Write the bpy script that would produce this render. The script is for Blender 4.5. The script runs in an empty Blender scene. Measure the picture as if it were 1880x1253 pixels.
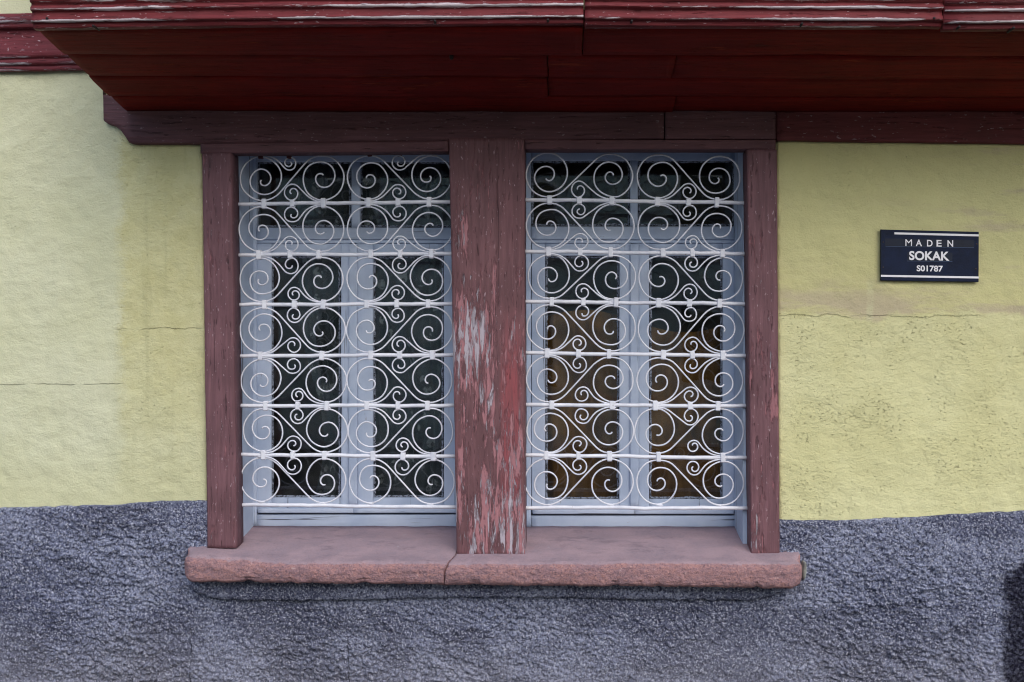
import bpy, math, random
import numpy as np
from mathutils import Vector
random.seed(7)
S = bpy.context.scene
COL = S.collection

# ------------------------------------------------------------------ camera
F_PX, CAM, YAW = 2025.0, Vector((0.0, -4.5, 1.65)), math.radians(2.8)
cd = bpy.data.cameras.new('camera'); cam = bpy.data.objects.new('camera', cd); COL.objects.link(cam)
cam.location = CAM; cam.rotation_euler = (math.radians(90), 0, YAW)
cd.sensor_width = 36.0; cd.lens = F_PX/1880*36; cd.clip_end = 3000; cd.clip_start = 0.05
S.camera = cam
S.render.filter_size = 1.1; S.cycles.filter_width = 1.1
# ------------------------------------------------------------------ sky, sun, exposure
SUN_EL, SUN_AZ = math.radians(38), math.radians(160)      # azimuth clockwise from +Y (behind the camera, a little to the right)
w = bpy.data.worlds.new('World'); S.world = w; w.use_nodes = True
wn = w.node_tree.nodes; wl = w.node_tree.links
sky = wn.new('ShaderNodeTexSky'); sky.sky_type = 'NISHITA'; sky.sun_disc = False
sky.sun_elevation = SUN_EL; sky.sun_rotation = SUN_AZ
sky.air_density = 1.2; sky.dust_density = 1.6; sky.ozone_density = 1.0
bg = wn['Background']; bg.inputs['Strength'].default_value = 0.15
wl.new(sky.outputs['Color'], bg.inputs['Color'])
sd = bpy.data.lights.new('sun', 'SUN'); sun = bpy.data.objects.new('sun', sd); COL.objects.link(sun)
sd.energy = 1.2; sd.angle = math.radians(60); sd.color = (1.0, 0.97, 0.93)
sdir = Vector((math.sin(SUN_AZ)*math.cos(SUN_EL), math.cos(SUN_AZ)*math.cos(SUN_EL), math.sin(SUN_EL)))
sun.rotation_euler = sdir.to_track_quat('Z', 'Y').to_euler(); sun.location = (3, -8, 9)
S.view_settings.view_transform = 'Standard'; S.view_settings.look = 'None'
S.view_settings.exposure = 0.5; S.view_settings.gamma = 1.0; S.view_settings.use_curve_mapping = False

# ------------------------------------------------------------------ pixel -> point on a plane of known depth
FWD = Vector((-math.sin(YAW), math.cos(YAW), 0)); RGT = Vector((math.cos(YAW), math.sin(YAW), 0))
def P(px, py, Y=0.0):
    d = FWD + RGT*((px-940)/F_PX) + Vector((0, 0, -(py-626.5)/F_PX))
    return CAM + d*((Y-CAM.y)/d.y)

# ------------------------------------------------------------------ numpy noise
_rs = np.random.RandomState(3); _perm = np.concatenate([_rs.permutation(256)]*3)
_grad = _rs.normal(size=(256, 3)); _grad /= np.linalg.norm(_grad, axis=1)[:, None]
def noise3(x, y, z):
    x, y, z = np.broadcast_arrays(np.asarray(x, float), np.asarray(y, float), np.asarray(z, float))
    xi, yi, zi = np.floor(x).astype(int), np.floor(y).astype(int), np.floor(z).astype(int)
    xf, yf, zf = x-xi, y-yi, z-zi
    fade = lambda t: t*t*t*(t*(t*6-15)+10)
    u, v, q = fade(xf), fade(yf), fade(zf)
    def g(a, b, c):
        h = _perm[_perm[_perm[(xi+a) & 255]+((yi+b) & 255)]+((zi+c) & 255)]
        gr = _grad[h]; return gr[..., 0]*(xf-a)+gr[..., 1]*(yf-b)+gr[..., 2]*(zf-c)
    L = lambda a, b, t: a+(b-a)*t
    return L(L(L(g(0,0,0), g(1,0,0), u), L(g(0,1,0), g(1,1,0), u), v), L(L(g(0,0,1), g(1,0,1), u), L(g(0,1,1), g(1,1,1), u), v), q)
def fbm(x, y, z, o=4):
    s = 0; a = 1.0
    for k in range(o):
        s = s+a*noise3(x*2**k+17*k, y*2**k, z*2**k+5*k); a *= .5
    return s

# ------------------------------------------------------------------ mesh helpers
def link(name, me, mat=None, parent=None):
    o = bpy.data.objects.new(name, me); COL.objects.link(o)
    if mat: me.materials.append(mat)
    if parent:
        o.parent = parent; o.matrix_parent_inverse.identity()
    return o
def mesh(name, v, f, mat, parent=None, smooth=False, attr=None):
    """v in world coordinates; stored relative to the parent's origin"""
    v = np.array(v, float).reshape(-1, 3)
    if parent:
        off = np.array(parent.location); p = parent.parent
        while p: off = off+np.array(p.location); p = p.parent
        v = v-off
    me = bpy.data.meshes.new(name)
    if isinstance(f, np.ndarray):
        me.vertices.add(len(v)); me.vertices.foreach_set('co', v.ravel()); me.loops.add(f.size); me.loops.foreach_set('vertex_index', f.ravel().astype(np.int32))
        me.polygons.add(len(f)); me.polygons.foreach_set('loop_start', np.arange(0, f.size, 4, dtype=np.int32)); me.update(calc_edges=True)
    else: me.from_pydata(v.tolist(), [], [tuple(int(i) for i in q) for q in f])
    if smooth: me.polygons.foreach_set('use_smooth', [True]*len(me.polygons))
    if attr is not None:
        a = me.attributes.new('wear', 'FLOAT', 'POINT'); a.data.foreach_set('value', np.asarray(attr, float))
    me.update()
    return link(name, me, mat, parent)
def thing(name, label, cat, loc, group=None):
    o = bpy.data.objects.new(name, None); COL.objects.link(o); o.location = loc; o.empty_display_size = .1
    o['label'] = label; o['category'] = cat
    if group: o['group'] = group
    return o
def tag(o, label, cat, group=None):
    o['label'] = label; o['category'] = cat
    if group: o['group'] = group
    return o
def loft(rings, closed_ends=True):
    R = np.array(rings, float); n, m, _ = R.shape
    v = R.reshape(-1, 3); f = []
    for i in range(n-1):
        a, b = i*m, (i+1)*m
        for j in range(m):
            k = (j+1) % m; f.append((a+j, a+k, b+k, b+j))
    if closed_ends:
        f.append(tuple(range(m-1, -1, -1))); f.append(tuple((n-1)*m+j for j in range(m)))
    return v, f
class MB:
    def __init__(s): s.v = []; s.f = []; s.n = 0
    def add(s, vf):
        v, f = vf; s.v.append(np.asarray(v, float)); s.f += [tuple(i+s.n for i in q) for q in f]; s.n += len(v)
    def build(s, name, mat, parent=None, smooth=False): return mesh(name, np.concatenate(s.v), s.f, mat, parent, smooth)
def box(x0, x1, y0, y1, z0, z1):
    v = [(x, y, z) for z in (z0, z1) for y in (y0, y1) for x in (x0, x1)]
    return v, [(0,2,3,1), (4,5,7,6), (0,1,5,4), (2,6,7,3), (0,4,6,2), (1,3,7,5)]
def timber(TL, TR, BR, BL, depth, axis='v', n=40, ch=.006, wob=.0015, k=7, seed=0.0, face=0.0, frq=1.0, fray=0.0):
    """hewn timber: front quad TL TR BR BL, running along axis v/h, softened irregular arrises"""
    TL, TR, BR, BL = (np.array(p, float) for p in (TL, TR, BR, BL))
    rings = []
    for i in range(n+1):
        t = i/n
        if axis == 'v': A, B = TL+(BL-TL)*t, TR+(BR-TR)*t
        else:           A, B = BL+(BR-BL)*t, TL+(TR-TL)*t
        e = B-A; L = np.linalg.norm(e); e = e/L; D = np.array((0, 1.0, 0))
        c = min(ch, L*.3, depth*.4)
        pts = [A+D*c*1.0, A+D*c*.3+e*c*.3]+[A+e*(c+(L-2*c)*j/(k-1)) for j in range(k)]+[B+D*c*.3-e*c*.3, B+D*c]+[B+D*depth, A+D*depth]
        rings.append(pts)
    R = np.array(rings)
    x, y, z = R[..., 0], R[..., 1], R[..., 2]
    g = (22*frq, 5*frq) if axis == 'v' else (5*frq, 22*frq)
    for ax in (0, 2):
        R[..., ax] += wob*fbm(x*g[0]*.5+seed+9*ax, y*14, z*g[1]*.7+seed, 3)
    R[..., 1] += (wob+face)*fbm(x*g[0]+seed, y*3, z*g[1]-seed, 3)
    if fray:
        j = np.arange(R.shape[1]); off = fray*noise3(j*.9+seed, seed, 3.3)
        if axis == 'v': R[-1, :, 2] += off
        else: R[-1, :, 0] += off
    return loft(R)
def tube(path, r, sides=6, taper=True):
    """path (n,3) lying about parallel to the wall"""
    p = np.array(path); t = np.gradient(p, axis=0); t /= np.linalg.norm(t, axis=1)[:, None]
    b = np.array((0, 1.0, 0)); nrm = np.cross(t, b); nrm /= np.linalg.norm(nrm, axis=1)[:, None]
    a = np.arange(sides)*2*math.pi/sides
    rr = np.full(len(p), r)
    if taper: rr[0] *= .6; rr[-1] *= .6
    rings = p[:, None, :]+rr[:, None, None]*(np.cos(a)[None, :, None]*nrm[:, None, :]+np.sin(a)[None, :, None]*b[None, None, :])
    return loft(rings)
def grid(xs, zs, yfun, keep=None):
    X, Z = np.meshgrid(xs, zs); Y = yfun(X, Z); nx, nz = len(xs), len(zs)
    v = np.stack([X, Y, Z], -1).reshape(-1, 3)
    i = np.arange(nx-1)[None, :]+nx*np.arange(nz-1)[:, None]
    f = np.stack([i, i+1, i+1+nx, i+nx], -1).reshape(-1, 4)
    if keep is not None:
        cx = v[f, 0].mean(1); cz = v[f, 2].mean(1); f = f[keep(cx, cz)]
        used = np.unique(f); m = np.full(len(v), -1); m[used] = np.arange(len(used)); v = v[used]; f = m[f]
    return v, f
def seq(*parts):
    out = []
    for a, b, st in parts: out.append(np.arange(a, b-1e-9, st))
    return np.concatenate(out+[[parts[-1][1]]])

# ------------------------------------------------------------------ material helpers
def lin(r, g, b):
    f = lambda c: (c/255)/12.92 if c/255 <= .04045 else ((c/255+.055)/1.055)**2.4
    return (f(r), f(g), f(b), 1)
class M:
    def __init__(s, name, rough=.8, spec=.3):
        s.m = bpy.data.materials.new(name); s.m.use_nodes = True
        s.N = s.m.node_tree.nodes; s.L = s.m.node_tree.links; s.b = s.N['Principled BSDF']
        s.b.inputs['Roughness'].default_value = rough; s.b.inputs['Specular IOR Level'].default_value = spec
        s.pos = s.N.new('ShaderNodeNewGeometry').outputs['Position']
        s.xyz = s.N.new('ShaderNodeSeparateXYZ'); s.L.new(s.pos, s.xyz.inputs[0])
    def put(s, sock, v):
        if isinstance(v, bpy.types.NodeSocket): s.L.new(v, sock)
        else: sock.default_value = v
    def map(s, scale, loc=(0,0,0), rot=(0,0,0)):
        n = s.N.new('ShaderNodeMapping'); s.L.new(s.pos, n.inputs['Vector'])
        n.inputs['Scale'].default_value = scale; n.inputs['Location'].default_value = loc; n.inputs['Rotation'].default_value = rot
        return n.outputs[0]
    def noise(s, scale=1.0, vec=None, detail=4, rough=.55, dist=0.0, stretch=None, loc=(0,0,0), rot=(0,0,0)):
        n = s.N.new('ShaderNodeTexNoise')
        v = vec or s.map(stretch or (1,1,1), loc, rot)
        s.L.new(v, n.inputs['Vector']); n.inputs['Scale'].default_value = scale; n.inputs['Detail'].default_value = detail
        n.inputs['Roughness'].default_value = rough; n.inputs['Distortion'].default_value = dist
        return n.outputs['Fac']
    def voro(s, scale, stretch=(1,1,1), feature='F1'):
        n = s.N.new('ShaderNodeTexVoronoi'); n.feature = feature; s.L.new(s.map(stretch), n.inputs['Vector']); n.inputs['Scale'].default_value = scale
        return n.outputs['Distance']
    def ss(s, v, a, b, lo=0.0, hi=1.0):
        n = s.N.new('ShaderNodeMapRange'); n.interpolation_type = 'SMOOTHSTEP'
        s.put(n.inputs['Value'], v); 
        n.inputs['From Min'].default_value = a; n.inputs['From Max'].default_value = b
        n.inputs['To Min'].default_value = lo; n.inputs['To Max'].default_value = hi
        return n.outputs['Result']
    def op(s, o, a, b=0.0, clamp=False):
        n = s.N.new('ShaderNodeMath'); n.operation = o; n.use_clamp = clamp; s.put(n.inputs[0], a); s.put(n.inputs[1], b); return n.outputs[0]
    def mix(s, f, a, b, mode='MIX'):
        n = s.N.new('ShaderNodeMix'); n.data_type = 'RGBA'; n.blend_type = mode
        s.put(n.inputs[0], f); s.put(n.inputs[6], a); s.put(n.inputs[7], b); return n.outputs[2]
    def attr(s, name):
        n = s.N.new('ShaderNodeAttribute'); n.attribute_name = name; return n.outputs['Fac']
    def color(s, c): s.put(s.b.inputs['Base Color'], c); return s
    def bump(s, h, strength=.5, dist=.01):
        n = s.N.new('ShaderNodeBump'); n.inputs['Strength'].default_value = strength; n.inputs['Distance'].default_value = dist
        s.L.new(h, n.inputs['Height']); s.L.new(n.outputs[0], s.b.inputs['Normal']); return s
    def crack(s, coord_along, coord_across, at, a0, a1, width=.0022, amp=.03, seed=0.0):
        """mask of one hairline crack that wanders about across == at, from a0 to a1"""
        wv = s.noise(1.0, stretch=(4, 0, 4), loc=(seed, seed, 0), detail=8, rough=.72)
        d = s.op('ABSOLUTE', s.op('SUBTRACT', s.op('SUBTRACT', coord_across, at), s.op('MULTIPLY', s.op('SUBTRACT', wv, .5), amp*2)))
        m = s.ss(d, width*.35, width, 1, 0)
        ends = s.op('MULTIPLY', s.ss(coord_along, a0-.01, a0+.02), s.ss(coord_along, a1-.02, a1+.06, 1, 0))
        brk = s.ss(s.noise(9, loc=(seed*3, 0, 1), detail=2), .36, .5)
        return s.op('MULTIPLY', s.op('MULTIPLY', m, ends), brk)

def grain(m, axis):
    return {'v': (1, 1, .055), 'h': (.055, 1, 1)}[axis]
def timber_mat(name, axis, base, worn, bare, peel=.0, zfade=None, wearattr=False, rough=.62, dark=.5, xband=None, spec=.3):
    m = M(name, rough=rough, spec=spec); st = grain(m, axis)
    st2 = (1, 1, .12) if axis == 'v' else (.12, 1, 1)
    g1 = m.noise(70, stretch=st, detail=6, rough=.65); g2 = m.noise(260, stretch=st, detail=3)
    blot = m.noise(5, detail=4)
    c = m.mix(m.ss(blot, .35, .7), base, tuple(x*.74 for x in base[:3])+(1,))
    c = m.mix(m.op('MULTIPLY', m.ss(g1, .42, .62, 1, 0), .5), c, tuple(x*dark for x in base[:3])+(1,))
    k1 = m.noise(44, stretch=st2, detail=9, rough=.72, dist=.25); k2 = m.noise(56, stretch=st2, detail=9, rough=.72, loc=(3, 1, 7), dist=.3)
    big = m.noise(7, stretch=(1, 1, .35) if axis == 'v' else (.35, 1, 1), detail=2, loc=(4.4, 0, 2.2))
    a1 = m.op('ADD', k1, m.op('MULTIPLY', m.op('SUBTRACT', big, .5), .55))
    a2 = m.op('ADD', k2, m.op('MULTIPLY', m.op('SUBTRACT', big, .5), .5))
    if zfade is not None:
        z0, z1, amt = zfade
        e = m.ss(m.xyz.outputs['Z'], z0, z1, amt, 0.0)
        a1 = m.op('ADD', a1, e); a2 = m.op('ADD', a2, e)
    if wearattr:
        wa = m.op('MULTIPLY', m.attr('wear'), .30); a1 = m.op('ADD', a1, m.op('MULTIPLY', wa, .8)); a2 = m.op('ADD', a2, wa)
    mk1 = m.ss(a1, .63-peel, .70-peel); mk2 = m.ss(a2, .70-peel, .74-peel)
    if xband:      # the strip of a post that was once another red
        x0, x1, z0, z1, colr = xband
        zz = m.op('ADD', m.xyz.outputs['Z'], m.op('MULTIPLY', m.op('SUBTRACT', k1, .5), .5))
        xx = m.op('ADD', m.xyz.outputs['X'], m.op('MULTIPLY', m.op('SUBTRACT', k2, .5), .05))
        bm = m.op('MULTIPLY', m.op('MULTIPLY', m.ss(xx, x0-.02, x0+.012), m.ss(xx, x1-.012, x1+.016, 1, 0)), m.op('MULTIPLY', m.ss(zz, z0-.1, z0+.06), m.ss(zz, z1-.2, z1+.25, 1, 0)))
        c = m.mix(m.op('MULTIPLY', bm, m.ss(g1, .3, .6, .25, .8)), c, colr)
    c = m.mix(mk1, c, worn); c = m.mix(mk2, c, bare)
    fl = m.noise(120, stretch=(1, 1, .35) if axis == 'v' else (.35, 1, 1), detail=3, loc=(1, 2, 3))
    c = m.mix(m.ss(fl, .66, .71), c, m.mix(.5, worn, bare))
    sc = m.noise(85, stretch=(1, 1, .12) if axis == 'v' else (.12, 1, 1), detail=5, rough=.7, loc=(5, 8, 2))
    scm = m.ss(sc, .39, .34)                                   # little splits where the film has let go
    c = m.mix(m.op('MULTIPLY', scm, .55), c, tuple(x*.28 for x in base[:3])+(1,))
    m.color(c)
    h = m.op('ADD', m.op('MULTIPLY', g1, .6), m.op('MULTIPLY', g2, .25)); h = m.op('SUBTRACT', h, m.op('MULTIPLY', scm, .5))
    h = m.op('SUBTRACT', h, m.op('MULTIPLY', mk1, .5)); h = m.op('SUBTRACT', h, m.op('MULTIPLY', mk2, .4))
    chk = m.noise(38, stretch=(1, 1, .025) if axis == 'v' else (.025, 1, 1), detail=3, loc=(8, 3, 1))
    h = m.op('SUBTRACT', h, m.op('MULTIPLY', m.ss(chk, .30, .26), 1.2))
    m.bump(h, .9, .006)
    return m.m

PURPLE = lin(126, 89, 96)
m_post = timber_mat('purple_post_paint', 'v', PURPLE, lin(150, 102, 108), lin(168, 160, 168), peel=.0, zfade=(.9, 1.9, .045))
xa, xb = P(905, 700, -.03).x, P(960, 700, -.03).x
m_cpost = timber_mat('peeling_post_paint', 'v', lin(125, 87, 92), lin(164, 114, 120), lin(178, 168, 178), peel=.05, zfade=(1.5, 2.2, .085),
                     xband=(P(924, 700).x, P(954, 700).x, .98, 1.62, lin(156, 78, 84)))
m_beam = timber_mat('purple_beam_paint', 'h', lin(112, 76, 82), lin(126, 92, 98), lin(150, 135, 140), peel=-.10)
m_beam_red = timber_mat('red_brown_beam_paint', 'h', lin(112, 52, 56), lin(128, 74, 78), lin(170, 160, 165), peel=-.10)
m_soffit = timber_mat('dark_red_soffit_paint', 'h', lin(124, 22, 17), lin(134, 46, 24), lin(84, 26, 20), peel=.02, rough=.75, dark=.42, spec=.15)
m_fascia = timber_mat('weathered_red_moulding_paint', 'h', lin(118, 42, 48), lin(128, 66, 70), lin(205, 192, 196), peel=.01, wearattr=True)
m_cornice = timber_mat('faded_red_cornice_paint', 'h', lin(118, 48, 58), lin(150, 104, 116), lin(190, 180, 190), peel=.02, wearattr=True)

def white_mat(name, axis):
    m = M(name, .55, .4); st = grain(m, axis)
    g = m.noise(60, stretch=st, detail=6, rough=.6); bl = m.noise(6, detail=4)
    c = m.mix(m.ss(bl, .35, .7), lin(192, 204, 224), lin(174, 189, 213))
    ck = m.noise(46, stretch=(1, 1, .022) if axis == 'v' else (.022, 1, 1), detail=4, loc=(2, 5, 1))
    cm = m.ss(ck, .365, .325)
    c = m.mix(m.op('MULTIPLY', cm, .85), c, lin(62, 62, 74))
    wr = m.noise(34, stretch=(1, 1, .25) if axis == 'v' else (.25, 1, 1), detail=7, rough=.7, loc=(7, 1, 0))
    c = m.mix(m.op('MULTIPLY', m.ss(wr, .66, .72), .7), c, lin(128, 118, 120))
    m.color(c); m.bump(m.op('SUBTRACT', m.op('MULTIPLY', g, .5), cm), .6, .003)
    return m.m
m_white_v = white_mat('pale_blue_window_paint_upright', 'v'); m_white_h = white_mat('pale_blue_window_paint_level', 'h')
def putty_mat():
    m = M('old_putty', .9, .2); n = m.noise(90, detail=5, rough=.7)
    m.color(m.mix(m.ss(n, .45, .6), lin(150, 158, 174), lin(52, 52, 58))); m.bump(n, .8, .004); return m.m
m_putty = putty_mat()
def iron_mat():
    m = M('white_iron_paint', .45, .5); n = m.noise(14, detail=5); r = m.noise(60, detail=6, rough=.7, loc=(3, 3, 3))
    c = m.mix(m.ss(n, .35, .7), lin(230, 231, 240), lin(212, 214, 226)); c = m.mix(m.op('MULTIPLY', m.ss(r, .655, .72), .8), c, lin(134, 92, 74))
    m.color(c); m.bump(m.noise(160, detail=4), .35, .002); return m.m
m_iron = iron_mat()

def stone_mat():
    m = M('pink_andesite_sill', .9, .2)
    n = m.noise(9, detail=5); f = m.noise(150, detail=4, rough=.7); bl = m.noise(55, detail=5, rough=.65, stretch=(.7, 1, 1.3))
    nz = m.N.new('ShaderNodeSeparateXYZ'); gn = m.N.new('ShaderNodeNewGeometry'); m.L.new(gn.outputs['Normal'], nz.inputs[0])
    top = m.ss(nz.outputs['Z'], .6, .92)                       # upward faces are greyer, paler and less rough
    c = m.mix(m.ss(n, .35, .68), lin(164, 128, 130), lin(150, 120, 126))
    c = m.mix(m.op('MULTIPLY', m.ss(bl, .42, .66), .8), c, lin(182, 136, 130)); c = m.mix(m.op('MULTIPLY', m.ss(f, .52, .62), .8), c, lin(104, 84, 94))
    c = m.mix(m.op('MULTIPLY', m.ss(m.noise(95, detail=4, rough=.7, loc=(4, 2, 2)), .60, .68), .6), c, lin(206, 178, 176))
    c = m.mix(m.op('MULTIPLY', top, .8), c, m.mix(m.ss(n, .3, .7), lin(172, 152, 160), lin(152, 138, 148)))
    sp = m.noise(34, detail=5, loc=(5, 5, 2), rough=.6); c = m.mix(m.op('MULTIPLY', m.ss(sp, .70, .745), .8), c, lin(196, 194, 198))
    c = m.mix(m.op('MULTIPLY', m.ss(m.noise(210, detail=3, rough=.7, loc=(3, 3, 1)), .50, .62), .4), c, lin(120, 102, 112))
    dirt = m.noise(13, detail=7, rough=.7, loc=(1, 6, 3), stretch=(.6, 1, 1)); c = m.mix(m.op('MULTIPLY', m.ss(dirt, .54, .68), .4), c, lin(104, 92, 102))
    m.color(c)
    rough_h = m.op('ADD', m.op('MULTIPLY', f, .5), bl)
    m.bump(m.op('MULTIPLY', rough_h, m.op('SUBTRACT', 1.0, m.op('MULTIPLY', top, .7))), .9, .008); return m.m
m_stone = stone_mat()

X, Y_, Z = 'X', 'Y', 'Z'
def plaster_mat(name, right):
    m = M(name, .88, .2); x, z = m.xyz.outputs['X'], m.xyz.outputs['Z']
    n = m.noise(2.2, detail=5, rough=.6); n2 = m.noise(7, detail=6, rough=.65, loc=(4, 0, 1))
    fine = m.noise(150, detail=4, rough=.6); pit = m.noise(105, detail=6, rough=.75, stretch=(.75, 1, 1.3), loc=(0, 0, 9)); zone = m.noise(5.5, detail=3, loc=(6, 2, 6))
    if right:
        c = m.mix(m.ss(n, .35, .68), lin(216, 213, 166), lin(208, 204, 154))
        zc = P(1650, 580).z
        zz = m.op('ADD', z, m.op('MULTIPLY', m.op('SUBTRACT', n2, .5), .16))
        upper = m.ss(zz, zc-.01, zc+.03)                                  # deeper, darker yellow above the crack
        c = m.mix(m.op('MULTIPLY', upper, .6), c, lin(204, 198, 140))
        sx = m.noise(3, stretch=(.6, 1, 3.0), detail=6, rough=.65, loc=(1.5, 0, .3))
        band = m.op('MULTIPLY', m.ss(zz, zc-.012, zc+.02), m.ss(zz, zc+.03, zc+.20, 1, 0))
        st = m.op('MAXIMUM', m.op('MULTIPLY', band, m.ss(sx, .40, .56)), m.op('MULTIPLY', m.op('MULTIPLY', upper, m.ss(x, P(1640, 500).x, P(1880, 500).x, .15, .9)), m.ss(sx, .52, .66)))
        c = m.mix(m.op('MULTIPLY', st, .62), c, lin(182, 164, 150))      # washed-out greyish purple streaks
        ck = m.crack(x, z, zc, P(1430, 580).x, P(1790, 580).x, amp=.05, seed=2.1, width=.0022)
        zoneamt = m.op('ADD', m.op('MULTIPLY', m.op('SUBTRACT', 1.0, upper), .055), m.op('MULTIPLY', m.op('SUBTRACT', zone, .5), .22))
        # a drip of lime under the sign
        xd, zd = P(1598, 535).x, P(1598, 535).z
        dr = m.op('MULTIPLY', m.ss(m.op('ABSOLUTE', m.op('SUBTRACT', m.op('ADD', x, m.op('MULTIPLY', n2, .02)), xd+.01)), .006, .02, 1, 0), m.op('MULTIPLY', m.ss(z, zd-.13, zd-.1), m.ss(z, zd+.02, zd+.06, 1, 0)))
        c = m.mix(m.op('MULTIPLY', dr, m.ss(n2, .4, .6, .1, .45)), c, lin(214, 214, 172))
    else:
        c = m.mix(m.ss(n, .35, .68), lin(211, 211, 180), lin(204, 204, 170))
        xx = m.op('ADD', m.op('ADD', x, m.op('MULTIPLY', m.op('SUBTRACT', n2, .5), .14)), m.op('MULTIPLY', m.op('SUBTRACT', pit, .5), .10))
        patch = m.ss(xx, P(208, 500).x-.005, P(238, 500).x-.005)            # yellower older coat beside the post
        ztop = m.ss(m.op('ADD', z, m.op('MULTIPLY', n2, .1)), P(300, 900).z, P(300, 560).z, .35, 1)
        c = m.mix(m.op('MULTIPLY', patch, ztop), c, m.mix(m.ss(n2, .35, .65), lin(207, 203, 158), lin(198, 193, 144)))
        drip = m.noise(14, stretch=(1, 1, .07), detail=7, rough=.65, dist=.3)
        c = m.mix(m.op('MULTIPLY', m.op('MULTIPLY', patch, m.ss(drip, .52, .72)), .2), c, lin(150, 146, 104))
        c = m.mix(m.op('MULTIPLY', m.ss(drip, .55, .7), .12), c, lin(168, 166, 130))
        low = m.ss(z, P(100, 930).z, P(100, 800).z, 1, 0); c = m.mix(m.op('MULTIPLY', low, .5), c, lin(202, 200, 156))
        ck = m.op('MAXIMUM', m.crack(x, z, P(300, 604).z, P(215, 604).x, P(372, 604).x, amp=.03, seed=4.7), m.crack(x, z, P(100, 706).z, P(0, 706).x-.3, P(215, 706).x, amp=.02, seed=1.3))
        zoneamt = m.op('ADD', m.op('MULTIPLY', patch, .032), m.op('MULTIPLY', m.op('SUBTRACT', zone, .5), .2))
    pits = m.ss(m.op('ADD', pit, zoneamt), .655, .72)
    spk = m.ss(m.noise(48, detail=2, loc=(2, 9, 4)), .735, .76)
    c = m.mix(m.op('MULTIPLY', m.op('MAXIMUM', pits, spk), m.ss(n2, .35, .65, .15, .5)), c, lin(126, 120, 92))
    c = m.mix(m.op('MULTIPLY', ck, m.ss(n2, .38, .62, .12, .55)), c, lin(104, 98, 74))
    m.color(c)
    h = m.op('ADD', m.op('MULTIPLY', fine, .3), m.op('MULTIPLY', m.noise(44, detail=6, rough=.62, stretch=(.8, 1, 1.25)), m.op('ADD', .45, m.op('MULTIPLY', zoneamt, 4.0))))
    h = m.op('SUBTRACT', h, m.op('MULTIPLY', pits, .45)); h = m.op('SUBTRACT', h, m.op('MULTIPLY', ck, .5))
    m.bump(h, .9, .010); return m.m
m_plaster_l = plaster_mat('pale_yellow_plaster', False); m_plaster_r = plaster_mat('mustard_yellow_plaster', True)

def plinth_mat():
    m = M('blue_grey_roughcast', .95, .1); x, z = m.xyz.outputs['X'], m.xyz.outputs['Z']
    n = m.noise(2.6, detail=4); f = m.noise(170, detail=5, rough=.75); g = m.noise(88, detail=6, rough=.7)
    c = m.mix(m.ss(n, .3, .7), lin(158, 164, 190), lin(140, 146, 174))
    c = m.mix(m.ss(g, .41, .56), lin(70, 74, 98), c)
    stn = m.noise(1.7, stretch=(1, 1, 1.9), detail=6, rough=.62, loc=(2.7, 0, 4.1)); c = m.mix(m.op('MULTIPLY', m.ss(stn, .45, .58), .62), c, lin(58, 61, 86))
    c = m.mix(m.op('MULTIPLY', m.ss(m.noise(120, detail=5, rough=.75, loc=(9, 4, 4)), .52, .60), .85), c, lin(206, 209, 226))      # lime bloom
    c = m.mix(m.op('MULTIPLY', m.ss(m.noise(62, detail=3, loc=(3, 1, 2)), .71, .75), .6), c, lin(176, 156, 150))
    low = m.ss(m.op('ADD', z, m.op('MULTIPLY', n, .3)), P(900, 1253).z+.05, P(900, 1120).z+.2, 1, 0)
    c = m.mix(m.op('MULTIPLY', low, .35), c, lin(168, 164, 172))
    # tarred black strip at the corner
    xx = m.op('ADD', x, m.op('MULTIPLY', m.op('SUBTRACT', m.noise(14, detail=8, rough=.75), .5), .12))
    xb = m.op('ADD', xx, m.ss(z, P(1850, 1075).z, P(1850, 1000).z, 0, -.12))
    tar = m.ss(xb, P(1840, 1100).x-.022, P(1840, 1100).x+.022)
    c = m.mix(m.op('MULTIPLY', tar, m.ss(g, .4, .66, .97, .72)), c, lin(26, 24, 42))
    ck = m.crack(z, x, P(352, 1200).x, 0.0, P(352, 1150).z, amp=.02, seed=3.3, width=.003); ck2 = m.crack(z, x, P(640, 1200).x, 0.0, P(640, 1130).z, amp=.03, seed=6.1, width=.003)
    c = m.mix(m.op('MULTIPLY', m.op('MAXIMUM', ck, ck2), .8), c, lin(30, 30, 40))
    m.color(c); m.bump(m.op('ADD', m.op('MULTIPLY', f, .6), g), 1.0, .012); return m.m
m_plinth = plinth_mat()
def simple(name, c, rough=.8, spec=.3, var=.25, sc=8, bump=0):
    m = M(name, rough, spec); n = m.noise(sc, detail=5, rough=.6)
    m.color(m.mix(m.ss(n, .3, .7), c, tuple(k*(1-var) for k in c[:3])+(1,)))
    if bump: m.bump(m.noise(sc*8, detail=4), bump, .005)
    return m.m
m_mortar = simple('grey_bedding_mortar', lin(112, 112, 130), .95, .1, .35, 40, .9)
m_lime = simple('pale_lime_mortar', lin(176, 178, 172), .95, .1, .3, 60, .9)
m_room = simple('room_plaster', lin(120, 112, 100)); m_core = simple('inner_masonry', lin(120, 112, 104))
m_navy = simple('navy_sign_enamel', lin(15, 30, 60), .6, .2, .4, 22, .15)
m_tape = simple('navy_sign_tape', lin(17, 28, 50), .5, .25, .3, 20)
m_signwhite = simple('white_sign_vinyl', lin(240, 238, 244), .45, .4, .05)
m_screw = simple('rusty_screw', lin(60, 42, 40), .6, .5, .5, 90)
m_nail = simple('nail_iron', lin(38, 26, 28), .7, .4, .4, 90)
m_clip_red = simple('purple_painted_clip', lin(96, 52, 54), .6, .3, .3, 60)
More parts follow.
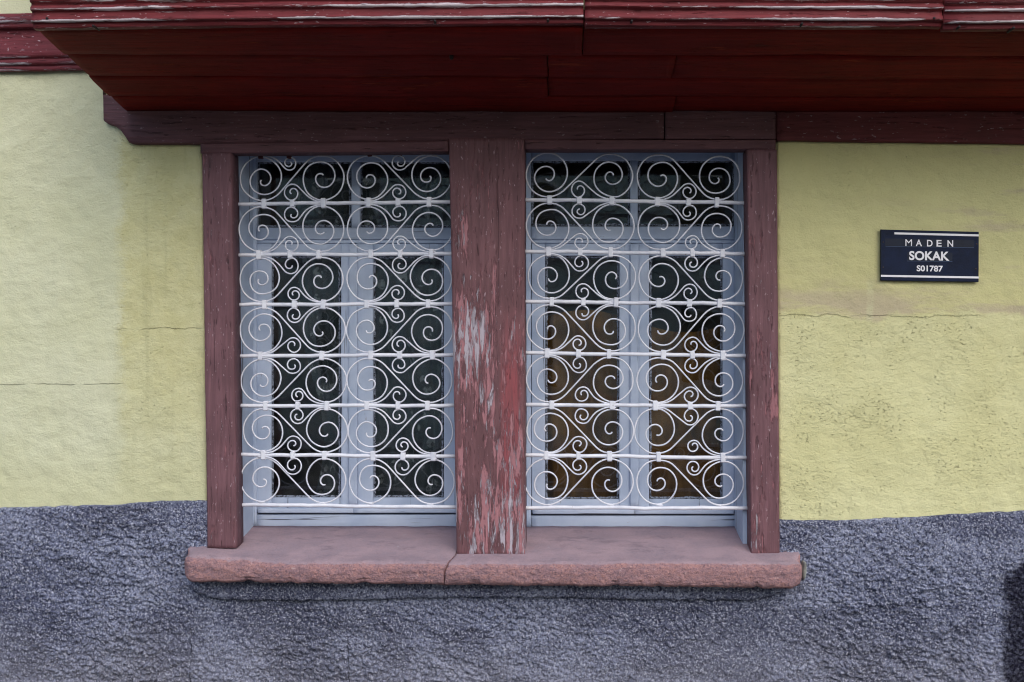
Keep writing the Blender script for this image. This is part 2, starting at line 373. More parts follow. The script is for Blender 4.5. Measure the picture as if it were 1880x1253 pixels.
def glass_mat():
    m = bpy.data.materials.new('window_glass'); m.use_nodes = True; N = m.node_tree.nodes; L = m.node_tree.links
    N.remove(N['Principled BSDF']); out = N['Material Output']
    t = N.new('ShaderNodeBsdfTransparent'); t.inputs[0].default_value = (.93, .96, .95, 1)
    g = N.new('ShaderNodeBsdfGlossy'); g.inputs['Roughness'].default_value = .012
    fr = N.new('ShaderNodeFresnel'); fr.inputs['IOR'].default_value = 1.65
    tc = N.new('ShaderNodeNewGeometry'); nz = N.new('ShaderNodeTexNoise'); nz.inputs['Scale'].default_value = 5; nz.inputs['Detail'].default_value = 1
    L.new(tc.outputs['Position'], nz.inputs['Vector'])
    b = N.new('ShaderNodeBump'); b.inputs['Strength'].default_value = .12; b.inputs['Distance'].default_value = .01; L.new(nz.outputs['Fac'], b.inputs['Height']); L.new(b.outputs[0], g.inputs['Normal'])
    # a film of dust on old panes
    d = N.new('ShaderNodeBsdfDiffuse'); d.inputs[0].default_value = (.5, .5, .5, 1)
    dn = N.new('ShaderNodeTexNoise'); dn.inputs['Scale'].default_value = 9; dn.inputs['Detail'].default_value = 6; L.new(tc.outputs['Position'], dn.inputs['Vector'])
    mr = N.new('ShaderNodeMapRange'); mr.inputs['From Min'].default_value = .4; mr.inputs['From Max'].default_value = .8; mr.inputs['To Min'].default_value = .003; mr.inputs['To Max'].default_value = .05; L.new(dn.outputs['Fac'], mr.inputs[0])
    a = N.new('ShaderNodeMixShader'); c = N.new('ShaderNodeMixShader')
    L.new(mr.outputs[0], a.inputs[0]); L.new(t.outputs[0], a.inputs[1]); L.new(d.outputs[0], a.inputs[2])
    L.new(fr.outputs[0], c.inputs[0]); L.new(a.outputs[0], c.inputs[1]); L.new(g.outputs[0], c.inputs[2]); L.new(c.outputs[0], out.inputs['Surface'])
    return m
m_glass = glass_mat()

# ================================================================== STRUCTURE: ground
def struct(o): o['kind'] = 'structure'; return o
m_street = simple('street_paving', lin(78, 76, 76), .9, .2, .3, 3, .4)
sv, sf = [(-600, 0.0, 0), (600, 0.0, 0), (600, -600, 0), (-600, -600, 0), (-600, 600, 0), (600, 600, 0)], [(0, 3, 2, 1), (0, 1, 5, 4)]
struct(mesh('street', sv, sf, m_street))
rm = MB()
for q in (box(-2.6, 1.9, 3.6, 3.7, .3, 3.0), box(-2.7, -2.6, .46, 3.7, .3, 3.0), box(1.9, 2.0, .46, 3.7, .3, 3.0), box(-2.7, 2.0, .46, 3.7, .2, .3), box(-2.7, 2.0, .46, 3.7, 3.0, 3.1)): rm.add(q)
struct(rm.build('room', m_room))

# ================================================================== HOUSE WALL
wall = thing('house_wall', 'yellow plastered house wall above a blue grey roughcast plinth', 'wall', (0, 0, 0))
ZTOP = 6.2
xL0, xL1 = P(374, 600).x, P(428, 600).x+.0
xR0, xR1 = P(1378, 600).x, P(1429, 600).x
def edge_line(xt, yt, xb, yb, Yp=-.03):
    a, b = P(xt, yt, Yp), P(xb, yb, Yp)
    return lambda z: a.x+(b.x-a.x)*(z-a.z)/(b.z-a.z)
leftpost_edge, rightpost_edge = edge_line(370, 281, 380, 1006), edge_line(1427, 275, 1432, 1020)
def bumpy(X, Z, amp, seed):
    return amp*(fbm(X*4+seed, seed, Z*4, 3)*1.6+fbm(X*18+seed, seed, Z*22, 3)*.7)
bl = [(-4000, 960), (0, 931), (200, 925), (290, 919), (376, 917), (395, 917), (396, 1062), (1415, 1062), (1416, 953), (1432, 953), (1560, 953), (1620, 948), (1700, 946), (1790, 940), (1880, 936), (6000, 936)]
bx = np.array([P(a, b).x for a, b in bl]); bz = np.array([P(a, b).z for a, b in bl])
def pl_top(X): return np.interp(X, bx, bz)+.006*fbm(X*14, 3.3, 1.1, 4)
def tuck(X, Z): return .045*np.clip((pl_top(X)-.018-Z)/.02, 0, 1)      # the plaster coat stops behind the plinth
def pl_left(X, Z):
    y = bumpy(X, Z, .0055, 1.7)+tuck(X, Z)
    d = leftpost_edge(Z)-X                       # the plaster breaks away into a joint along the post
    return y+.02*np.clip(1-(d-.001)/.006+fbm(X*30, 2.2, Z*30, 2)*.6, 0, 1)*(Z < P(0, 262).z)
def pl_right(X, Z):
    y = bumpy(X, Z, .0055, 8.1)+tuck(X, Z); d = X-rightpost_edge(Z)
    return y+.02*np.clip(1-(d-.001)/.006+fbm(X*30, 4.2, Z*30, 2)*.6, 0, 1)*(Z < P(0, 258).z)
zs = seq((.55, .85, .05), (.85, 2.80, .008), (2.80, ZTOP, .2))
v, f = grid(seq((-9, -3.0, .3), (-3.0, xL0+.03, .007)), zs, pl_left); mesh('plaster', v, f, m_plaster_l, wall, True)
v, f = grid(seq((xR1-.03, 2.9, .007), (2.9, 8, .3)), zs, pl_right); mesh('plaster', v, f, m_plaster_r, wall, True)
# plinth, ragged along the top
def plinth_h(X, Z):
    wx = X+.02*fbm(X*7, .5, Z*7, 2); wz = Z+.02*fbm(X*7, 5.5, Z*7, 2)
    a = fbm(wx*11+wz*5, 1.5, wz*17, 2); b = np.abs(noise3(wx*30+wz*12, 4.5, wz*40))*2-.5; c = np.abs(noise3(wx*58+wz*16, 7.5, wz*72))*2-.5+.5*noise3(wx*120, 2.5, wz*140)
    zone = np.clip(.85+1.3*fbm(X*1.6+3, 2.5, Z*2.2, 2), .35, 1.5)
    sm = np.clip(((X-P(270, 930).x)/.12), 0, 1)*np.clip((Z-P(300, 985).z)/.08, 0, 1)*(X < 0); zone = zone*(1-.75*sm)
    return zone*(.014*a+.011*b+.0125*c)+.004
def plinth_y(X, Z):
    top = pl_top(X); lip = np.clip(1-(top-Z)/.010, 0, 1)
    return -.016-plinth_h(X, Z)*np.clip((top-Z)/.05+.15, 0, 1)+.034*lip**1.5
xs = seq((-9, -2.9, .25), (-2.7, 2.5, .0033), (2.5, 8, .25)); zs = seq((-.05, .16, .05), (.16, 1.0, .0033))
v, f = grid(xs, zs, plinth_y, lambda x, z: z < pl_top(x)+.003)
mesh('plinth', v, f, m_plinth, wall, True)
# masonry core between the reveals and the room
core = MB(); OX = [P(452, 600, .29).x-.04, P(849, 600, .29).x+.03, P(967, 600, .29).x-.03, P(1360, 600, .29).x+.03]; ZS, ZH = .80, 2.52
for q in (box(-9, OX[0], .06, .46, 0, ZTOP), box(OX[3], 8, .06, .46, 0, ZTOP), box(OX[1], OX[2], .16, .46, ZS, ZH), box(OX[0], OX[3], .06, .46, ZH, ZTOP), box(OX[0], OX[3], .06, .46, 0, .62)): core.add(q)
core.build('masonry', m_core, wall)
# bedding mortar under the sill, ragged lower edge
n = 520; rings = []
for i in range(n+1):
    t = i/n; px = 350+(1448-350)*t; top = P(px, 1066+8*t, -.06).z
    e = min(1, t/.05, (1-t)/.06)
    low = P(px, 1080+21*e**.5+3*math.sin(t*9), -.055).z+.012*float(fbm(px*.05, 1.0, 2.0, 4)); X = P(px, 1090, -.05).x
    rings.append([(X, .01, top)]+[(X, -.046-.006*(1-t)+.010*max(0, k/13-.8)*5*(k > 10), top+(low-top)*k/13) for k in range(14)]+[(X, .01, low)])
R = np.array(rings); fr = (R[..., 1] < -.03)
R[..., 1] += fr*(.010*fbm(R[..., 0]*16, 8.0, R[..., 2]*24, 3)+.006*fbm(R[..., 0]*60, 3.0, R[..., 2]*70, 3))
v, f = loft(R); mesh('bedding_mortar', v, f, m_plinth, wall, True)
rings = []
for i in range(13):
    t = i/12; py = 1030+32*t; hw = 2.6*math.sin(math.pi*min(1, max(0.05, t)))**.5+1.5*float(noise3(t*5, 1, 1)); q = P(1473.5, py, -.03)
    rings.append([(q.x+hw*.0040*math.cos(a)-.006*(t-.5), -.045+.034*math.sin(a)+.010*float(noise3(t*6, a, 0)), q.z) for a in np.arange(8)*math.pi/4])
v, f = loft(rings); mesh('mortar_fillet', v, f, m_lime, wall, True)

# ================================================================== SILL STONES
def sill_stone(name, label, xl, xr, left_end, right_end, seed):
    """xl,xr: px of the ends along the front; ends: crack offset (px) from back to front"""
    n = 420; rings = []
    for i in range(n+1):
        t = i/n; px = xl+(xr-xl)*t; tt = (px-338)/(1472-338)
        zf = P(px, 1021+13*min(1, tt*6)-0*tt, -.14).z; zb = P(px, 967+2*tt, .29).z+.004; zbot = P(px, 1071+12*tt, -.13).z
        prof = [(.30, zb), (.2, zb-(zb-zf)*.12*2), (.1, zb-(zb-zf)*.42), (.02, zb-(zb-zf)*.60), (-.05, zf+.012), (-.09, zf+.006), (-.118, zf+.001), (-.132, zf-.006), (-.140, zf-.018), (-.143, zf-.034), (-.142, (zf+zbot)/2), (-.140, zbot+.028), (-.136, zbot+.014), (-.125, zbot+.004), (-.10, zbot), (-.03, zbot+.002), (.30, zbot+.002)]
        fine = []
        for (ya, za), (yb_, zb_) in zip(prof[:-1], prof[1:]):
            k = 3 if ya < -.04 else 2
            fine += [(ya+(yb_-ya)*j/k, za+(zb_-za)*j/k) for j in range(k)]
        fine.append(prof[-1])
        rings.append([(P(px, 1040, -.13).x, y, z) for y, z in fine])
    R = np.array(rings); x, y, z = R[..., 0].copy(), R[..., 1].copy(), R[..., 2].copy()
    front = np.clip((-.05-y)/.06, 0, 1)
    R[..., 1] += front*(.006*fbm(x*9+seed, y*9, z*14, 3)+.0032*fbm(x*40+seed, y*40, z*60, 2)+.0026*fbm(x*110+seed, y*90, z*130, 2))
    R[..., 2] += (.003+.004*front)*fbm(x*10+seed, y*14, seed, 3)+front*.003*fbm(x*40, y*40+seed, z*50, 2)
    R[:, -14:, 2] += .016*np.maximum(0, fbm(x[:, -14:]*13+seed*2, 1.0, seed, 4))
    if left_end == 'round':          # weathered free end
        for k in range(18):
            q = 1-math.sqrt(1-(1-k/18)**2); c = R[k].mean(0); R[k, :, 2] += (c[2]-R[k, :, 2])*q*.75*front[k]; R[k, :, 1] += (R[9, :, 1]*0+.06)*q*front[k]
    if right_end == 'round':
        for k in range(18):
            i = n-k; q = 1-math.sqrt(1-(1-k/18)**2); c = R[i].mean(0); R[i, :, 2] += (c[2]-R[i, :, 2])*q*.7*front[i]; R[i, :, 1] += .06*q*front[i]
    def crackx(y, z): return P(838, 1022, -.03).x+(-.03-np.array(y)).clip(0, .2)*-.25+(z-.77)*.18*(np.array(y) < -.1)+.006*fbm(y*22, z*30, 3.0, 3)
    m_ = 14
    if right_end == 'crack':
        tgt = crackx(y[-1], z[-1])-.0035
        for k in range(m_): R[n-k, :, 0] += (tgt-x[-1])*(1-k/m_)
    if left_end == 'crack':
        tgt = crackx(y[0], z[0])+.0035
        for k in range(m_): R[k, :, 0] += (tgt-x[0])*(1-k/m_)
    v, f = loft(R); c = v.mean(0); o = mesh(name, v, f, m_stone, None, True)
    tag(o, label, 'window sill', 'pink stone sill slabs'); return o
sill_stone('window_sill', 'pink stone sill slab under the lace curtained window, rounded free end', 333, 832, 'round', 'crack', 1.0)
sill_stone('window_sill', 'longer pink stone sill slab under the thick post and brown curtained window', 832, 1477, 'crack', 'round', 7.0)

# ================================================================== TIMBER FRAME
frame = thing('timber_window_frame', 'peeling purple brown timber posts and lintel framing the two windows', 'timber frame', P(900, 1015, 0))
YF = -.03
def q4(a, b, c, d, Y): return [P(*a, Y), P(*b, Y), P(*c, Y), P(*d, Y)]
v, f = timber(*q4((370, 281), (425, 281), (434.5, 1006), (380, 1006), YF), .098, 'v', 110, .007, .0022, 9, 1.1, .0012, fray=.006); mesh('post', v, f, m_post, frame, True)
v, f = timber(*q4((824, 254), (963, 254), (964.5, 1020), (838, 1020), YF-.006), .16, 'v', 110, .008, .0025, 17, 2.7, .0018, fray=.010); o = mesh('post', v, f, m_cpost, frame, True); o['label'] = 'thick centre post with heavily peeled paint'
v, f = timber(*q4((1371, 275), (1427, 275), (1432, 1020), (1379, 1020), YF), .098, 'v', 110, .007, .0022, 9, 5.1, .0012, fray=.006); mesh('post', v, f, m_post, frame, True)
v, f = timber(*q4((368, 264), (823, 258.5), (823, 278), (368, 281.5), YF-.004), .085, 'h', 60, .004, .0012, 5, 3.1); mesh('head_board', v, f, m_beam, frame, True)
v, f = timber(*q4((964.5, 257), (1424, 257), (1424, 274), (964.5, 274.5), YF-.004), .085, 'h', 60, .004, .0012, 5, 4.1); mesh('head_board', v, f, m_beam, frame, True)
# the lintel beam, its outer end cut in an ogee
ogee = [(189, 160), (190, 222), (199, 228), (211, 232), (221, 240), (229, 251), (236, 262), (244, 264.5)]
topz = P(600, 170, YF).z
rings = []
for a in ogee: rings.append((a[0], a[1]))
for i in range(1, 70): rings.append((244+(1219-244)*i/69, 264.5+(255.5-264.5)*min(1, max(0, (i/69-.13)/.87))))
R = []
for px, py in rings:
    p = P(px, py, YF-.001); k = 7
    col = [(p.x, YF+.006, p.z)]+[(p.x, YF-.001, p.z+.006+(topz-p.z-.006)*j/(k-1)) for j in range(k)]+[(p.x, .12, topz), (p.x, .12, p.z)]
    R.append(col)
R = np.array(R); R[..., 1] += .0022*fbm(R[..., 0]*5, 3.0, R[..., 2]*26, 3); R[..., 2] += .0022*fbm(R[..., 0]*12, 4.0, R[..., 2]*8, 3)
v, f = loft(R); mesh('lintel_beam', v, f, m_beam, frame, True)
v, f = timber(*q4((1221.5, 175), (1424, 175), (1424, 256), (1221.5, 256), YF-.003), .15, 'h', 40, .005, .0015, 9, 6.6, .001); mesh('lintel_beam', v, f, m_beam, frame, True)
a, b = P(1426, 258, YF), P(1880, 264, YF); e = b+(b-a)*2.2; tz = Vector((0, 0, topz-a.z))
v, f = timber(a+tz, Vector((e.x, e.y, topz)), e, a, .15, 'h', 110, .005, .002, 9, 8.6, .001); o = mesh('lintel_beam', v, f, m_beam_red, frame, True); o['label'] = 'redder stretch of lintel over the street sign'

# ================================================================== OVERHANG (projecting upper storey)
bay = thing('overhanging_upper_storey', 'projecting upper storey with dark red boarded soffit and weathered moulding', 'overhang', P(600, 200, -.03))
YO = -.80
FL, FR, BL, BR = P(66, 53, YO), P(1880, 57, YO), P(242, 204, -.028), P(1880, 209, -.028)
XEND = 3.6
def sofz(x, s):
    zf = FL.z+(FR.z-FL.z)*(x-FL.x)/(FR.x-FL.x); zb = BL.z+(BR.z-BL.z)*(x-BL.x)/(BR.x-BL.x); return zf+(zb-zf)*s
rows = [(0, .275, [FL.x, P(1070, 75, -.7).x, XEND]), (.28, .535, [FL.x+.005, P(1006, 120, -.5).x, P(1238, 120, -.5).x, XEND]), (.54, .785, [FL.x, P(1006, 160, -.3).x, XEND]), (.79, 1.0, [FL.x+.004, P(1238, 185, -.1).x, XEND])]
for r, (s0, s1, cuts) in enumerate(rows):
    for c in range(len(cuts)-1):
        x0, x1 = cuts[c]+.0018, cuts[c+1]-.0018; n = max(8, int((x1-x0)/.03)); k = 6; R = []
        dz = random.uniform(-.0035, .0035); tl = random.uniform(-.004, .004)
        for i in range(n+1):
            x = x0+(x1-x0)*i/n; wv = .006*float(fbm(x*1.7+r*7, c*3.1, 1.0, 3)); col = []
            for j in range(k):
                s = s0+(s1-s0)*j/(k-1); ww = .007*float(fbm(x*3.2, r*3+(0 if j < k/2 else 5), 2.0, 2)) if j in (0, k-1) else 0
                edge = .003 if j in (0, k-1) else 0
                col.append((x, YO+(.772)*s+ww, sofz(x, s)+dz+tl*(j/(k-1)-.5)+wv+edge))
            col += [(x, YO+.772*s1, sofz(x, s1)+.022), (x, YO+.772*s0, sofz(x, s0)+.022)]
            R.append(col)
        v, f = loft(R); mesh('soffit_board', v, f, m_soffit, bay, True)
bmod = MB()
bmod.add(box(FL.x+.02, XEND, YO+.03, .02, FL.z+.045, ZTOP)); bmod.build('upper_wall', m_plaster_l, bay)
# moulded fascia, three lengths; (Y offset, py, wear)
prof = [(0, 46.5, 0), (-.024, 46, .6), (-.028, 44, .1), (-.028, 38.8, 0), (-.030, 37.6, .2), (-.041, 36.6, 1), (-.045, 35, 1.1), (-.043, 31, .2), (-.036, 26, 0), (-.034, 20, 0), (-.034, 17.5, 0), (-.045, 16, .9), (-.049, 14, 1.1), (-.048, 11, .3), (-.040, 6, 0), (-.038, 3, 0), (-.050, 1.6, .6), (-.052, -6, .2), (-.050, -34, 0), (0, -34, 0)]
def fascia(pxl, pxr, dl, dr, seed, ext=0):
    n = max(12, int((pxr-pxl)/9)); R = []; W = []
    x0, x1 = P(pxl, 20, YO-.03).x, P(pxr, 20, YO-.03).x+ext
    for i in range(n+1):
        t = i/n; px = pxl+(pxr-pxl)*t; dy = dl+(dr-dl)*t+1.2*float(fbm(px*.006+seed, 1.0, seed, 2)); x = x0+(x1-x0)*t
        if seed == 1.0: dy += 9*max(0, 1-px/420)**1.3*0+3.5*max(0, (500-px)/440)
        R.append([(x, YO+y, P(px, py+dy, YO-.02).z) for y, py, _ in prof]); W.append([q for _, _, q in prof])
    R = np.array(R); W = np.array(W)
    R[..., 1] += .003*fbm(R[..., 0]*9+seed, 2.0, R[..., 2]*40, 3); R[..., 2] += .0018*fbm(R[..., 0]*16+seed, 4.0, R[..., 2]*30, 3)
    W = W*np.clip(.85+1.4*fbm(R[..., 0]*2.3+seed, 1.0, R[..., 2]*5, 2), .1, 1.25)
    v, f = loft(R); mesh('fascia_moulding', v, f, m_fascia, bay, True, attr=W.reshape(-1))
fascia(60, 1071, 4, -1.5, 1.0); fascia(1073.5, 1729, 2, 5, 2.0); fascia(1731.5, 1886, 10, 11, 3.0, ext=1.6)
v, f = timber(P(1074, 45.5, YO-.018), P(1640, 46.5, YO-.018), P(1640, 50.5, YO-.018), P(1074, 50, YO-.018), .03, 'h', 60, .002, .002, 4, 9.1); mesh('batten', v, f, m_fascia, bay, True)
for px, py in ((798, 38), (1006, 36), (1160, 38), (1473, 43), (1716, 33), (1762, 49), (1862, 51), (170, 47), (85, 33)):
    q = P(px, py, YO-.05); ring = [[(q.x+r*math.cos(a), YO-.046-d+.02*(d < 0), q.z+r*math.sin(a)) for a in np.arange(8)*math.pi/4] for r, d in ((.004, -.03), (.0045, -.002), (.004, .002), (.0015, .003))]
    v, f = loft(ring); mesh('nail_head', v, f, m_nail, bay, True)
q = P(829, 104, -.575); ring = [[(q.x+r*math.cos(a), q.y+r*math.sin(a), q.z-h) for a in np.arange(8)*math.pi/4] for r, h in ((.007, -.03), (.0075, .004), (.006, .010), (.002, .012))]
v, f = loft(ring); mesh('bolt_head', v, f, m_nail, bay, True)

# ================================================================== CORNICE on the wall beside the overhang
cprof = [(0, 131.5, 0), (-.022, 131, .3), (-.030, 128, .6), (-.030, 123, .3), (-.024, 120.5, 0), (-.036, 118, .8), (-.042, 115, .6), (-.040, 110, .2), (-.034, 107.5, 0), (-.046, 105, .9), (-.050, 102, .3), (-.046, 90, .1), (-.040, 75, 0), (-.038, 60, 0), (-.040, 53, 0), (-.058, 51, .5), (-.064, 46, .3), (-.060, 41, .1), (-.070, 39, 1.0), (-.072, 35, .3), (-.066, 27, .1), (-.060, 24.5, .1), (0, 24, 0)]
R = []; W = []
for i in range(141):
    t = i/140; px = -420+(300+420)*t; R.append([(P(px, 80, -.04).x, y, P(80, py-1.5*(px-80)/300, y-.0).z) for y, py, _ in cprof]); W.append([q for *_, q in cprof])
R = np.array(R); W = np.array(W)*np.clip(.8+1.3*fbm(R[..., 0]*4, 1.0, R[..., 2]*7, 2), .1, 1.2)
R[..., 1] += .004*fbm(R[..., 0]*8, 2.0, R[..., 2]*30, 3); R[..., 2] += .003*fbm(R[..., 0]*11, 4.0, R[..., 2]*20, 3)
v, f = loft(R); o = mesh('cornice_moulding', v, f, m_cornice, None, True, attr=W.reshape(-1)); tag(o, 'faded red wooden cornice moulding on the pale yellow wall', 'moulding')

# ================================================================== WINDOWS
YW = .29
def board(px0, py0, px1, py1, Y, depth, axis, seed, ch=.003, wob=.0010, Yb=None):
    n = max(6, int((abs(py1-py0) if axis == 'v' else abs(px1-px0))/14))
    return timber(P(px0, py0, Y), P(px1, py0, Y), P(px1, py1, Y), P(px0, py1, Y), depth, axis, n, ch, wob, 4, seed, .0006)
def pane(par, px0, py0, px1, py1, Y):
    a, b = P(px0, py0, Y), P(px1, py1, Y)
    v, f = box(a.x, b.x, Y, Y+.004, b.z, a.z); return mesh('pane', v, f, m_glass, par)
def putty(par, px0, py0, px1, py1, Y, seed):
    """irregular fillet of putty round a pane"""
    m = MB()
    for (ax, ay, bx_, by) in ((px0, py0, px1, py0), (px1, py0, px1, py1), (px1, py1, px0, py1), (px0, py1, px0, py0)):
        n = max(6, int(math.hypot(bx_-ax, by-ay)/7)); cx, cy = (px0+px1)/2, (py0+py1)/2; R = []
        hor = abs(by-ay) < 1
        for i in range(n+1):
            t = i/n; x, y = ax+(bx_-ax)*t, ay+(by-ay)*t; w = 3.4+2.4*float(fbm(x*.09+seed, y*.09, seed, 3))
            ix, iy = (0, math.copysign(w, cy-y)) if hor else (math.copysign(w, cx-x), 0)
            R.append([P(x-.2*ix, y-.2*iy, Y-.004), P(x+.1*ix, y+.1*iy, Y-.011), P(x+ix, y+iy, Y-.001), P(x+ix, y+iy, Y+.001), P(x-.2*ix, y-.2*iy, Y+.001)])
        m.add(loft([[tuple(p) for p in r] for r in R]))
    return m.build('putty', m_putty, par)
def window(label, p, seed):
    L_, R_, T, B = p['L'], p['R'], p['T'], p['B']
    w = thing('casement_window', label, 'window', P((L_+R_)/2, B, YW), 'pale blue casement windows behind iron grilles')
    # reveal linings
    for xx, sgn in ((p['linL'], -1), (p['linR'], 1)):
        X = xx; a = MB()
        n = 24; rings = []
        for i in range(n+1):
            z = P(0, 284, YW).z+.03+(P(0, B+2, YW).z-.05-(P(0, 284, YW).z+.03))*i/n; wv = .0015*float(fbm(z*6, seed, sgn, 2))
            rings.append([(X+wv, .070, z), (X+wv, .2, z), (X+wv, .325, z), (X+sgn*.024, .325, z), (X+sgn*.024, .070, z)])
        v, f = loft(rings if sgn > 0 else [r[::-1] for r in rings]); mesh('reveal_lining', v, f, m_white_v, w)
    zt = P(0, 284, YW).z+.03
    v, f = box(p['linL']-.02, p['linR']+.02, .116, .325, zt, zt+.02); mesh('head_lining', v, f, m_white_h, w)
    fr = MB()
    v, f = board(L_-6, 262, p['fl'], B-2, YW, .06, 'v', seed+1); mesh('frame_stile', v, f, m_white_v, w, True)
    v, f = board(p['fr'], 262, R_+6, B-2, YW, .06, 'v', seed+2); mesh('frame_stile', v, f, m_white_v, w, True)
    v, f = board(p['fl']+.6, 262, p['fr']-.6, T, YW+.003, .055, 'h', seed+3); mesh('head_rail', v, f, m_white_h, w, True)
    v, f = board(p['fl']+.6, p['t0'], p['fr']-.6, p['t1']-7, YW-.006, .06, 'h', seed+4, .005); tr = mesh('transom', v, f, m_white_h, w, True)
    v, f = board(p['fl']+.6, p['t1']-6.4, p['fr']-.6, p['t1'], YW+.006, .05, 'h', seed+5); mesh('bead', v, f, m_white_h, tr, True)
    v, f = board(p['m0'], T+.5, p['m1'], p['t0']-.5, YW+.006, .045, 'v', seed+6); mesh('mullion', v, f, m_white_v, w, True)
    for a, b in ((p['fl'], p['m0']), (p['m1'], p['fr'])):
        q = pane(w, a-3, T-3, b+3, p['t0']+3, YW+.034); putty(q, a+1, T+1, b-1, p['t0']-1, YW+.033, seed+a)
    v, f = board(p['fl']+.6, p['s1']+5, p['fr']-.6, B, YW+.004, .05, 'h', seed+7, .004, .002); mesh('bottom_board', v, f, m_white_h, w, True)
    for k, (c0, c1, g0, g1) in enumerate(p['case']):
        m = MB(); yt, yb, py0, py1 = p['t1']+.5, p['s1'], p['py0'], p['py1']; Yc = YW+.012
        m.add(board(c0, yt, g0, yb, Yc, .045, 'v', seed+10+k)); m.add(board(g1, yt, c1, yb, Yc, .045, 'v', seed+12+k))
        m.add(board(g0+.4, yt, g1-.4, py0, Yc+.002, .042, 'h', seed+14+k)); m.add(board(g0+.4, py1, g1-.4, yb, Yc+.004, .040, 'h', seed+16+k))
        c = m.build('casement', m_white_v, w, True)
        # weather bar proud of the bottom rail
        v, f = board(c0+(2 if k == 0 else -7), yb-6, c1+(6 if k == 0 else -1), yb+2.5, Yc-.022, .03, 'h', seed+18+k, .004); mesh('weather_bar', v, f, m_white_h, c, True)
        pane(c, g0-3, py0-3, g1+3, py1+3, Yc+.024); putty(c, g0+1, py0+1, g1-1, py1-1, Yc+.023, seed+20+k)
    a = p['astr']; v, f = board(a[0], p['t1']+1, a[1], p['s1']-8, YW-.002, .016, 'v', seed+30, .004); mesh('cover_strip', v, f, m_white_v, w, True)
    return w
xl_l = P(437.5, 600, .066).x; xl_r = P(838, 600, -.03).x+.004; xr_l = P(963.5, 600, -.03).x-.006; xr_r = P(1373, 600, -.03).x-.004
window('pale blue casement window with a grey lace curtain, standing farther from the street sign',
       dict(L=459, R=849, T=297, B=968, linL=xl_l, linR=xl_r, fl=471, fr=845, t0=418, t1=447, m0=645, m1=661, s1=940, py0=470, py1=914,
            case=[(471.6, 643, 498, 626), (655.6, 844, 685, 815)], astr=(640, 656)), 1.0)
window('pale blue casement window with a brown curtain, standing between thick post and street sign',
       dict(L=966, R=1358, T=295, B=970, linL=xr_l, linR=xr_r, fl=975, fr=1349, t0=416, t1=447, m0=1157, m1=1171, s1=942, py0=470, py1=917,
            case=[(976, 1159, 1001, 1137), (1172.6, 1348, 1192, 1327)], astr=(1157, 1173)), 40.0)

# ================================================================== CURTAINS in the dark room
def curtain_mat(name, c1, c2, lace):
    m = M(name, .95, .1); n = m.noise(6, detail=4); c = m.mix(m.ss(n, .35, .65), c1, c2)
    if lace:
        vr = m.voro(11); vr2 = m.noise(45, detail=2)
        fl = m.op('MULTIPLY', m.ss(vr, .30, .22), m.ss(vr2, .4, .55)); c = m.mix(m.op('MULTIPLY', fl, .7), c, lin(186, 190, 196))
    m.color(c); return m.m
m_lace = curtain_mat('grey_lace', lin(86, 94, 102), lin(58, 66, 74), True); m_brown = curtain_mat('brown_curtain_cloth', lin(158, 112, 58), lin(108, 72, 36), False)
def curtain(name, label, px0, px1, Y, mat, folds, amp, seed, swept=False, top=280):
    a, b = P(px0, top, Y), P(px1, 990, Y); xs = np.linspace(a.x, b.x, 150); zs = np.linspace(b.z, a.z, 60)
    def yf(X, Zz):
        ph = X*folds*6.28+1.3*fbm(X*2+seed, 1.0, Zz*.8, 2)*2
        return Y+amp*np.sin(ph)+amp*.5*np.sin(ph*2.3+seed)+.012*fbm(X*6, seed, Zz*3, 2)
    v, f = grid(xs, zs, yf)
    if swept:
        t = np.clip((v[:, 2]-b.z)/(a.z-b.z), 0, 1); c = b.x; v[:, 0] = c+(v[:, 0]-c)*(1-.16*np.exp(-((t-.25)/.22)**2))
    if top > 300: t = np.clip((v[:, 2]-b.z)/(a.z-b.z), 0, 1); v[:, 2] += t*.05*np.sin(v[:, 0]*7+1)
    back = v.copy(); back[:, 1] += .002; n = len(v)
    o = mesh(name, np.concatenate([v, back]), np.concatenate([f, f[:, ::-1]+n]).tolist(), mat, None, True); tag(o, label, 'curtain'); return o
curtain('lace_curtain', 'dim grey floral lace curtain behind the window farther from the sign', 545, 870, .43, m_lace, 9, .018, 2.0, True)
curtain('brown_curtain', 'dull brown cloth curtain behind the window beside the street sign', 955, 1385, .43, m_brown, 7, .016, 5.0, top=590)

# ================================================================== IRON GRILLES
YG = .058
def spiral(C, R, th, s, t0, T, rend, drift, n, p=.9):
    t = np.linspace(0, T, n); q = np.clip((t-t0)/(T-t0), 0, 1)
    r = R-(R-rend)*q**p; cx = C[0]+drift[0]*q; cy = C[1]+drift[1]*q
    return np.stack([cx+r*np.cos(th+s*t), cy+r*np.sin(th+s*t)], 1)
def tangent(C1, R1, C2, R2, s):
    C1, C2 = np.array(C1, float), np.array(C2, float); d = np.linalg.norm(C2-C1); u = (C2-C1)/d; up = np.array((-u[1], u[0]))
    c = min(.995, (R1+R2)/d); v = c*u+s*math.sqrt(1-c*c)*up
    return math.atan2(v[1], v[0])
def big_scroll(C1, R1, C2, R2, s, rnd):
    th = tangent(C1, R1, C2, R2, s)
    def one(C, R, a):
        T = 2*math.pi*rnd.uniform(2.05, 2.5); k = rnd.uniform(3.5, 4.3); dr = (rnd.uniform(-3.5, 3.5), rnd.uniform(-2, 5))
        return spiral(C, R, a, s, k, T, rnd.uniform(2.5, 4.5), dr, 84, rnd.uniform(.72, 1.0))
    A = one(C1, R1, th); B = one(C2, R2, th+math.pi)
    return np.concatenate([A[::-1], B])
